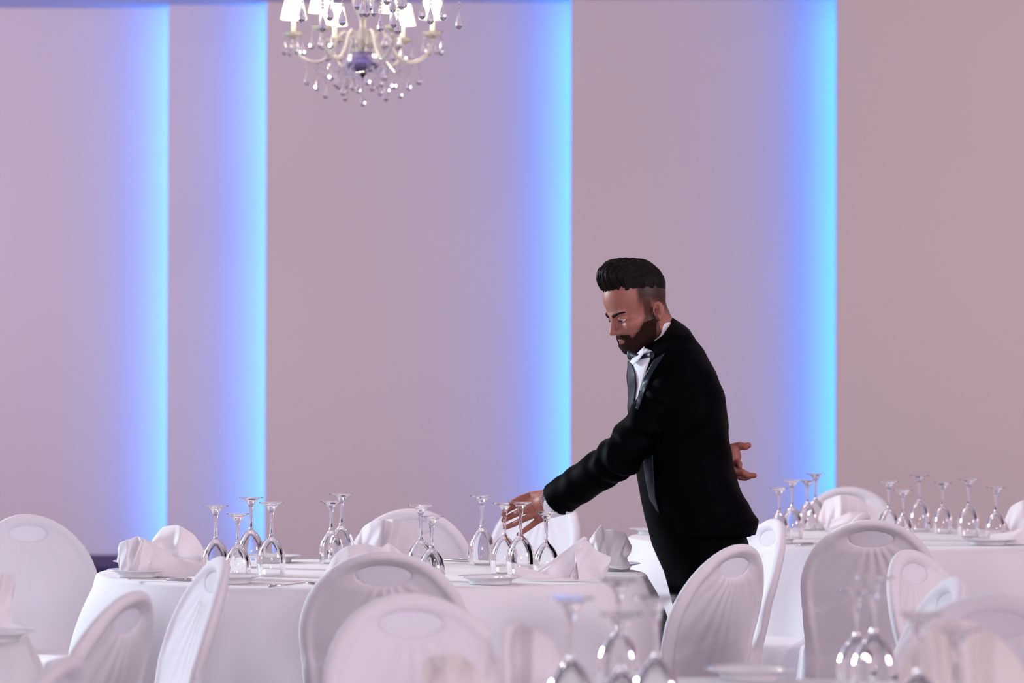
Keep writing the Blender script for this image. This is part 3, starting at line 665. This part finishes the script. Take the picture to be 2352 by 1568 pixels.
# trunk, arms and legs under the clothes
shN, elN, wrN = Q(1557, 868, 9.775), Q(1427, 1047, 9.76), Q(1277, 1148, 9.90)
shF, elF, wrF = Q(1560, 850, 10.10), Q(1605, 990, 10.19), Q(1652, 1048, 10.03)
hipN, knN, anN = Q(1632, 1262, 9.84), Q(1645, 1560, 9.80), Q(1680, 1868, 9.86)
hipF, knF, anF = Q(1612, 1250, 10.03), Q(1636, 1560, 10.06), Q(1652, 1868, 10.08)
def trunk(P):
    d = cap(P, Q(1590, 1170, 9.93), Q(1560, 900, 9.93), 0.095, 0.11)
    d = smin(d, cap(P, Q(1545, 850, 9.84), Q(1550, 850, 10.03), 0.055, 0.055), 0.05)
    d = smin(d, cap(P, Q(1545, 850, 9.93), Q(1526, 795, 9.93), 0.06, 0.052), 0.03)
    for a, b, c in ((shN, elN, wrN), (shF, elF, wrF)):
        d = smin(d, cap(P, a, b, 0.045, 0.036), 0.02); d = smin(d, cap(P, b, c, 0.036, 0.026), 0.01)
    for a, b, c in ((hipN, knN, anN), (hipF, knF, anF)):
        d = smin(d, cap(P, a, b, 0.075, 0.05), 0.03); d = smin(d, cap(P, b, c, 0.05, 0.035), 0.01)
    return d
tp_, tf_ = sdf_mesh(trunk, (-0.05, 9.6, 0.03), (0.80, 10.35, 1.50), 0.009)
body.add(tp_, tf_); tint.append(np.tile(SK, (len(tp_), 1)))
# his left hand on the stem of a glass
def hand_l(P):
    w = Q(1276, 1147, 9.905)
    kn = [Q(1211, 1155, 9.945), Q(1219, 1168, 9.93), Q(1230, 1180, 9.925), Q(1243, 1190, 9.925)]
    d = cap(P, w, Q(1256, 1151, 9.915), 0.027, 0.027)
    for q, k in enumerate(kn): d = smin(d, cap(P, Q(1256, 1144+q*5, 9.918), k, 0.0185, 0.0125-0.0006*q), 0.012)
    fing = [([kn[0], Q(1190, 1158, 9.972), Q(1170, 1168, 9.990), Q(1157, 1180, 9.982)], [0.0105, 0.0095, 0.0085, 0.0075]),
            ([kn[1], Q(1194, 1176, 9.965), Q(1173, 1186, 9.992), Q(1158, 1194, 9.986)], [0.0108, 0.0098, 0.0088, 0.0078]),
            ([kn[2], Q(1203, 1192, 9.950), Q(1182, 1203, 9.975), Q(1164, 1210, 9.985)], [0.0102, 0.0092, 0.0083, 0.0072]),
            ([kn[3], Q(1222, 1206, 9.935), Q(1206, 1218, 9.945), Q(1193, 1227, 9.955)], [0.0095, 0.0085, 0.0076, 0.0066])]
    fs = None
    for pts, r in fing:
        e = chain(P, pts, r); fs = e if fs is None else smin(fs, e, 0.0025)
    d = smin(d, fs, 0.006)
    th = chain(P, [Q(1250, 1137, 9.925), Q(1222, 1137, 9.950), Q(1198, 1144, 9.950), Q(1176, 1156, 9.950)], [0.017, 0.0115, 0.0098, 0.0085])
    return smin(d, th, 0.007)
p, f = sdf_mesh(hand_l, Q(1140, 1240, 9.88)-[0, 0, 0.01], Q(1300, 1105, 10.02)+[0.0, 0, 0.01], 0.0014)
body.add(p, f)
def hand_tint(p, dark=0.0):
    n = 0.92+0.08*np.sin(p[:, 0]*300)*np.sin(p[:, 2]*260); return SK*np.array([0.98, 0.86, 0.84])*n[:, None]
tint.append(hand_tint(p))
# his right hand laid behind the back, palm outwards
def hand_r(P):
    y = 10.0
    d = cap(P, Q(1676, 1040, y+0.03), Q(1684, 1046, y), 0.026, 0.024)
    d = smin(d, cap(P, Q(1683, 1036, y-0.01), Q(1690, 1074, y-0.02), 0.018, 0.016), 0.012)
    d = smin(d, cap(P, Q(1684, 1040, y+0.03), Q(1692, 1078, y+0.02), 0.018, 0.015), 0.012)
    fs = chain(P, [Q(1686, 1026, y), Q(1700, 1022, y-0.01), Q(1712, 1024, y-0.015), Q(1719, 1021, y-0.015)], [0.013, 0.0115, 0.0105, 0.0090])    # thumb
    for pts, r in [([Q(1694, 1062, y-0.035), Q(1699, 1064, y-0.055), Q(1700, 1070, y-0.065)], [0.0105, 0.0088, 0.0068]),
                   ([Q(1692, 1078, y-0.02), Q(1708, 1084, y-0.03), Q(1720, 1090, y-0.03), Q(1733, 1090, y-0.03)], [0.0125, 0.0105, 0.0092, 0.0078]),
                   ([Q(1690, 1084, y+0.005), Q(1702, 1094, y), Q(1713, 1096, y), Q(1722, 1093, y)], [0.0115, 0.0098, 0.0085, 0.0072]),
                   ([Q(1692, 1080, y+0.03), Q(1704, 1090, y+0.035), Q(1716, 1092, y+0.04), Q(1724, 1091, y+0.04)], [0.0115, 0.0095, 0.0085, 0.0070])]:
        fs = smin(fs, chain(P, pts, r), 0.003)
    return smin(d, fs, 0.006)
p, f = sdf_mesh(hand_r, Q(1660, 1112, 9.90), Q(1745, 1000, 10.08), 0.0014)
body.add(p, f); tint.append(hand_tint(p))
bo = pobj('body', np.array(body.v), body.f, 'skin'); set_tint(bo, np.concatenate(tint))
# eyes, brows, lashes
for sgn in (1, -1):
    mb = MB(); n = 20; V = []
    for i in range(n+1):
        for j in range(24):
            a = PI*i/n; b = 2*PI*j/24; V.append((0.0128*math.cos(a), 0.0128*math.sin(a)*math.cos(b), 0.0128*math.sin(a)*math.sin(b)))
    Ff = [(i*24+j, (i+1)*24+j, (i+1)*24+(j+1) % 24, i*24+(j+1) % 24) for i in range(n) for j in range(24)]
    V = np.array(V); g = np.array([0.86, 0.05, -0.5]); g /= np.linalg.norm(g); dt = (V/0.0128)@g
    c = np.where(dt[:, None] > 0.975, [[0.005]*3], np.where(dt[:, None] > 0.89, [[0.035, 0.016, 0.008]], [[0.72, 0.68, 0.66]]))
    o = pobj('eyeball', h2w(V+np.array([EY[0], sgn*EY[1], EY[2]])), Ff, 'eye'); set_tint(o, c)
    br = MB()
    for k in range(34):
        t = k/33; x0 = 0.1018-0.0195*t*t; l0 = 0.011+0.038*t; u0 = 0.0245+0.006*math.sin(t*2.2)
        for w in range(3):
            uu = u0+random.uniform(-0.003, 0.003)*(1-0.5*t); ff = x0+random.uniform(0, 0.0015)
            br.tube([h2w((ff-0.004, sgn*l0, uu-0.0015)), h2w((ff, sgn*(l0+0.003), uu+0.001)), h2w((ff-0.0045, sgn*(l0+0.008), uu+0.001))], [0.0011, 0.0012, 0.0005], 5)
    pobj('eyebrow', br.v, br.f, 'hair')
    la = MB(); la.tube([h2w((EY[0]+0.0148*math.cos(a)*0.98, sgn*(EY[1]+0.0148*math.sin(a)), EY[2]-0.0035-0.002*math.cos(a))) for a in np.linspace(-0.8, 1.0, 12)], 0.0009, 5)
    pobj('eyelashes', la.v, la.f, 'hair')
# hair: swept up and back, with combed grooves, plus loose strands on the quiff
def hair(P):
    F_, L_, U_ = P
    d = ell(P, (0.000, 0, 0.062), (0.0935, 0.080, 0.097))
    q = ell(P, (0.040, 0, 0.134), (0.048, 0.056, 0.040)); d = smin(d, q, 0.03)
    d = smin(d, ell(P, (0.066, 0, 0.130), (0.022, 0.046, 0.030)), 0.02)
    gr = 0.0016*np.sin(L_*420+8*np.sin(F_*25)+U_*30)+0.0011*np.sin(L_*900+F_*60+3)+0.001*np.sin(L_*160+F_*90)
    d = d+gr*np.clip((U_-0.05)/0.05, 0, 1)
    d = d+0.0062*np.clip(1-(U_-hairline(F_)+0.004)/0.030, 0, 1)*np.clip((0.05-F_)/0.03, 0, 1)
    hl_ = hairline(F_)-0.006*np.clip((0.04-F_)/0.03, 0, 1)+0.0022*noise3(P, 700, 7)-0.012*np.clip(1-np.abs(L_)/0.02, 0, 1)*(F_ > 0.06)
    return smax(d, (hl_-U_), 0.004)
p, f = sdf_mesh(hair, (-0.11, -0.10, 0.0), (0.11, 0.10, 0.19), 0.002)
pobj('hair', h2w(p), f, 'hair')
st = MB(); rs = random.Random(3)
for k in range(240):
    l0 = rs.uniform(-0.05, 0.05); f0 = rs.uniform(0.055, 0.084); u0 = 0.112+rs.uniform(-0.01, 0.03)
    w = rs.uniform(-0.004, 0.004); up = rs.uniform(0.0, 0.005)
    pts = [(f0, l0, u0), (0.078+up-abs(l0)*0.3, l0+w, 0.150-abs(l0)*0.25), (0.050, l0*0.95+w, 0.1745+up*0.6-l0*l0*7), (0.005, l0*0.9, 0.1655+up*0.4-l0*l0*8), (-0.045, l0*0.85, 0.1405-l0*l0*8)]
    st.tube([h2w(q) for q in smooth_path(pts, 3)], [0.0005]*12+[0.0003], 4)
pobj('hair_strands', st.v, st.f, 'hair')
def beard(P):
    F_, L_, U_ = P; al = np.abs(L_)
    n = 0.0011*noise3(P, 700, 3)+0.0012*noise3(P, 1300, 5)
    n = 2.0*n
    d = skull(P, False)-0.0014-0.0035*np.clip((beardline(F_)-U_)/0.022, 0, 1)-n
    d = smax(d, U_-np.minimum(beardline(F_)-0.006*(F_ < 0.08), -0.020)-0.006*noise3(P, 600, 9), 0.004)
    d = smax(d, -(F_-0.000+0.35*(U_+0.02)), 0.004)
    d = smax(d, -(U_+0.112), 0.006)
    lips = np.sqrt((al/0.022)**2+((U_+0.0528)/0.0082)**2); lips = np.where(F_ > 0.06, (lips-1)*0.0082, 1)
    return smax(d, -lips, 0.0015)
p, f = sdf_mesh(beard, (-0.05, -0.09, -0.12), (0.125, 0.09, 0.02), 0.0019)
pobj('beard', h2w(p), f, 'beard')

# ---- clothes
ax = np.array([-0.72, -0.16, 0.67]); ax /= np.linalg.norm(ax)
cc = Q(1503, 762, 9.915)
def cyl(P, c, a, h0, h1):
    t = (P[0]-c[0])*a[0]+(P[1]-c[1])*a[1]+(P[2]-c[2])*a[2]
    r = np.sqrt(np.maximum((P[0]-c[0])**2+(P[1]-c[1])**2+(P[2]-c[2])**2-t*t, 0)); return r, t
def row(py, a, b, yc, hb): return (Z(py, DM), X(a, DM), X(b, DM), yc, hb)
JR = [row(728, 1534, 1547, 9.93, .03), row(745, 1530, 1571, 9.93, .080), row(770, 1514, 1592, 9.93, .140), row(800, 1472, 1613, 9.93, .180), row(830, 1443, 1632, 9.93, .200),
      row(860, 1441, 1648, 9.93, .208), row(890, 1441, 1660, 9.93, .210), row(930, 1443, 1668, 9.93, .208), row(980, 1448, 1674, 9.93, .200),
      row(1020, 1452, 1678, 9.93, .195), row(1060, 1460, 1683, 9.93, .190), row(1100, 1470, 1693, 9.93, .190), row(1140, 1483, 1712, 9.93, .195),
      row(1170, 1496, 1728, 9.93, .200), row(1192, 1507, 1742, 9.93, .203), row(1205, 1514, 1739, 9.93, .203), row(1226, 1526, 1736, 9.93, .200)]
rngs = [(q, random.uniform(0, 6)) for q in range(4)]
def wrinkle(P, a, b, t0, w, amp, fr, ph=0.0):
    d = b-a; L = np.linalg.norm(d); d = d/L
    t = ((P[0]-a[0])*d[0]+(P[1]-a[1])*d[1]+(P[2]-a[2])*d[2])
    return amp*np.exp(-((t-t0)/w)**2)*np.sin(fr*t+6*(P[1]-a[1])*8+ph+np.sin((P[2]-a[2])*60)*0.8)
def torso_j(P):
    d = stack(P, JR)
    r, t = cyl(P, cc-ax*0.031, ax, 0, 0)
    col = np.maximum(r-0.071-0.08*np.clip(-t, 0, 0.1), np.maximum(t, -0.038-t)); d = smin(d, col, 0.012)
    return d+0.0016*np.sin(P[2]*38+P[1]*30)+0.0012*np.sin(P[2]*70-P[0]*55)
def jacket(P):
    d = torso_j(P)
    sn = smin(ell(P, shN+[0.006, 0.015, 0.0], (0.074, 0.066, 0.076)), cap(P, shN, elN, 0.062, 0.058), 0.02)
    fo = cap(P, elN, wrN-(wrN-elN)*0.0, 0.059, 0.052)
    sl = smin(sn, fo, 0.015)
    sl = sl+wrinkle(P, shN, elN, 0.20, 0.10, 0.0042, 85)+wrinkle(P, elN, wrN, 0.03, 0.07, 0.0038, 95, 1)+wrinkle(P, elN, wrN, 0.16, 0.07, 0.0018, 70, 2)
    ad = (wrN-elN)/np.linalg.norm(wrN-elN); tilt = ad+np.array([0, 0.0, -0.05]); tilt /= np.linalg.norm(tilt)
    endp = Q(1279, 1150, 9.90); sl = smax(sl, half(P, endp, tilt), 0.003)
    sl = smax(sl, -np.maximum(cap(P, elN, wrN+(wrN-elN)*0.3, 0.049, 0.0455), -half(P, endp-ad*0.035, tilt)), 0.002)
    sl = sl+wrinkle(P, shN, elN, 0.09, 0.045, 0.0035, 150, 2)*np.clip((shN[0]-0.03-P[0])/0.03, 0, 1)
    d = smin(d, sl, 0.008)
    sf = smin(cap(P, shF, elF, 0.072, 0.060), cap(P, elF, wrF, 0.058, 0.046), 0.02)
    d = smin(d, sf, 0.02)
    r, t = cyl(P, cc, ax, 0, 0)
    d = smax(d, -np.maximum(r-0.0615, -0.075-t), 0.003)
    return d
jp, jf = sdf_mesh(jacket, (0.02, 9.66, 0.82), (0.78, 10.30, 1.52), 0.0042)
jo = pobj('jacket', jp, jf, 'suit'); sm_ = jo.modifiers.new('smooth', 'SMOOTH'); sm_.factor = 0.5; sm_.iterations = 3
# trousers and waistcoat front
TR = [row(1040, 1462, 1640, 9.93, .13), row(1065, 1459, 1660, 9.93, .15), row(1100, 1465, 1660, 9.93, .155), row(1150, 1474, 1670, 9.93, .16), row(1190, 1483, 1690, 9.93, .165),
      row(1220, 1491, 1712, 9.93, .17), row(1250, 1499, 1722, 9.93, .175), row(1280, 1512, 1712, 9.93, .175), row(1310, 1526, 1696, 9.93, .170), row(1350, 1538, 1692, 9.93, .165), row(1400, 1551, 1690, 9.93, .155), row(1450, 1562, 1690, 9.93, .15)]
def waist(P): return stack(P, [r for r in TR if r[0] > Z(1205, DM)])
p, f = sdf_mesh(waist, (0.2, 9.7, Z(1200, DM)), (0.75, 10.15, Z(1035, DM)), 0.005); pobj('waistcoat', p, f, 'suit')
def trou(P):
    d = stack(P, [r for r in TR if r[0] < Z(1120, DM)])
    for a, b, c, o in ((hipN, knN, anN, 0), (hipF, knF, anF, 0.1)):
        d = smin(d, cap(P, a, b, 0.098, 0.074), 0.02); lg = cap(P, b, c, 0.074, 0.060); d = smin(d, lg, 0.015)
    d = d+0.0025*np.sin(P[2]*32+P[0]*30)*np.clip((0.75-P[2])*6, 0, 1)
    return np.maximum(d, 0.045-P[2])
p, f = sdf_mesh(trou, (0.2, 9.66, 0.03), (0.78, 10.22, 1.03), 0.006); pobj('trousers', p, f, 'suit')
for a in (anN, anF):
    def shoe(P, a=a):
        c = np.array([a[0], a[1], 0])
        d = cap(P, c+[0.03, 0, 0.05], c+[-0.10, 0, 0.038], 0.042, 0.032); d = smin(d, cap(P, c+[-0.10, 0, 0.034], c+[-0.17, -0.01, 0.030], 0.034, 0.026), 0.02)
        d = smin(d, cap(P, c+[0.02, 0, 0.05], c+[0.02, 0, 0.10], 0.040, 0.036), 0.02); return np.maximum(d, 0.001-P[2])
    p, f = sdf_mesh(shoe, (a[0]-0.22, a[1]-0.06, -0.004), (a[0]+0.09, a[1]+0.06, 0.14), 0.005); pobj('shoe', p, f, 'leather')
# cloth pieces laid on the jacket surface
def drape(name, L, R, m, off, n=8, k=14, thick=0.0025, fn=torso_j):
    # L and R: two outlines as (px, py), the strip is spanned between them
    def resamp(A, k):
        A = np.array(A, float); s = np.r_[0, np.cumsum(np.linalg.norm(np.diff(A, axis=0), axis=1))]; t = np.linspace(0, s[-1], k); return np.stack([np.interp(t, s, A[:, 0]), np.interp(t, s, A[:, 1])], 1)
    A, B = resamp(L, k), resamp(R, k); pts = np.concatenate([A*(1-u)+B*u for u in np.linspace(0, 1, n)])
    ys = np.linspace(9.68, 9.93, 240); px = pts[:, 0][:, None]; py = pts[:, 1][:, None]
    Xw = (px-1176)*ys[None]/FPX; Zw = CAM_Z+(890-py)*ys[None]/FPX; Yw = np.broadcast_to(ys[None], Xw.shape)
    d = fn([Xw, Yw, Zw])-off; hit = (d < 0); idx = np.where(hit.any(1), hit.argmax(1), len(ys)-1)
    y = ys[idx]; V = np.stack([(pts[:, 0]-1176)*y/FPX, y, CAM_Z+(890-pts[:, 1])*y/FPX], 1)
    F = [(j*k+i, j*k+i+1, (j+1)*k+i+1, (j+1)*k+i) for j in range(n-1) for i in range(k-1)]
    o = pobj(name, V, F, m); thicken(o, thick, 0); return o
drape('shirt_front', [(1479, 797), (1450, 828), (1456, 850), (1461, 880), (1457, 910), (1453, 942)], [(1499, 806), (1492, 826), (1484, 850), (1476, 880), (1468, 910), (1459, 942)], 'shirt', 0.002, k=20)
drape('lapel', [(1502, 826), (1490, 846), (1478, 866), (1468, 900), (1461, 936)], [(1527, 809), (1516, 828), (1501, 852), (1485, 886), (1466, 940)], 'satin', 0.004, k=26, fn=jacket)
drape('lapel', [(1442, 826), (1442, 860), (1443, 900), (1444, 944)], [(1449, 828), (1459, 856), (1462, 884), (1455, 938)], 'satin', 0.006, k=22)
drape('collar_wing', [(1480, 795), (1462, 813), (1447, 830)], [(1479, 809), (1468, 823), (1455, 837)], 'shirt', 0.016, k=10)
drape('jacket_facing', [(1478, 1058), (1484, 1100), (1492, 1140), (1508, 1180), (1530, 1226)], [(1500, 1042), (1502, 1090), (1506, 1140), (1518, 1186), (1534, 1224)], 'satin', 0.006, k=22)
for bx, by in ((1470, 1059), (1470, 1141)):
    q = Q(bx, by, 9.86)
    ys = np.linspace(9.7, 9.93, 200); d = waist([X(bx, 1)*ys, ys, CAM_Z+(890-by)*ys/FPX]); h = (d < 0.002); y = ys[h.argmax()] if h.any() else 9.9
    mb = MB(); mb.lathe([(0.001, -0.003), (0.0045, -0.001), (0.0045, 0.001), (0.001, 0.003)], 12, (X(bx, y), y, Z(by, y))); pobj('shirt_stud', mb.v, mb.f, 'shirt')
def collar(P):
    r, t = cyl(P, cc, ax, 0, 0); return smax(np.abs(r-0.0585-0.1*np.clip(-t, 0, 1))-0.0016, np.maximum(t-0.007, -0.06-t), 0.001)
p, f = sdf_mesh(collar, cc-0.12, cc+0.10, 0.0022); pobj('shirt_collar', p, f, 'shirt')
def surf_y(px, py, fn):
    ys = np.linspace(9.6, 9.95, 700); d = fn([X(px, 1)*ys, ys, CAM_Z+(890-py)*ys/FPX]); h = d < 0; return ys[h.argmax()] if h.any() else 9.9
TY = surf_y(1482, 815, torso_j)-0.008
def tie(P):
    k = Q(1468, 819, TY+0.012); l = HL; u = np.array([-0.15, 0, 0.98]); d = ell(P, k, (0.010, 0.010, 0.010))
    for s, e in ((1, Q(1498, 818, TY-0.028)), (-1, Q(1447, 815, TY+0.045))):
        a, b = e+u*0.009, e-u*0.007
        w = np.minimum(cap(P, k, a, 0.004, 0.0055), cap(P, k, b, 0.004, 0.0055)); w = smin(w, cap(P, a, b, 0.0055, 0.0055), 0.006); w = smin(w, cap(P, k, e, 0.006, 0.007), 0.008); d = smin(d, w, 0.004)
    return d
p, f = sdf_mesh(tie, Q(1425, 845, TY-0.07), Q(1515, 785, TY+0.09), 0.0018); pobj('bow_tie', p, f, 'satin')
# cuff and bracelet on the left wrist
wd = Q(1262, 1150, 9.915)-Q(1300, 1140, 9.88); wd /= np.linalg.norm(wd); cdn = wd*0.85+np.array([-0.0, 0, -0.25]); cdn /= np.linalg.norm(cdn); c0 = Q(1288, 1150, 9.897)
def cuff(P):
    r, t = cyl(P, c0, wd, 0, 0); dd = np.abs(r-0.040)-0.0016
    return smax(dd, np.maximum(half(P, Q(1270, 1152, 9.905), wd+np.array([0.25, 0, 0.35])), -0.03-t), 0.001)
p, f = sdf_mesh(cuff, c0-0.075, c0+0.075, 0.0016); pobj('shirt_cuff', p, f, 'shirt')
br = MB(); bc = Q(1264, 1149, 9.912); e1 = np.cross(wd, [0, 1.0, 0]); e1 /= np.linalg.norm(e1); e2 = np.cross(wd, e1)
for j in range(4):
    for i in range(34):
        a = 2*PI*(i+0.5*(j % 2))/34; R = 0.0315+0.0008*j; q = bc+wd*(0.006-0.0048*j)+(e1*math.cos(a)+e2*math.sin(a))*R
        br.add([q+np.array(v)*0.0030 for v in [(1,0,0),(0,1,0),(0,0,1),(-1,0,0),(0,-1,0),(0,0,-1)]], [(0,1,2),(1,3,2),(3,4,2),(4,0,2),(1,0,5),(3,1,5),(4,3,5),(0,4,5)])
pobj('bracelet', br.v, br.f, 'steel', smooth=False)
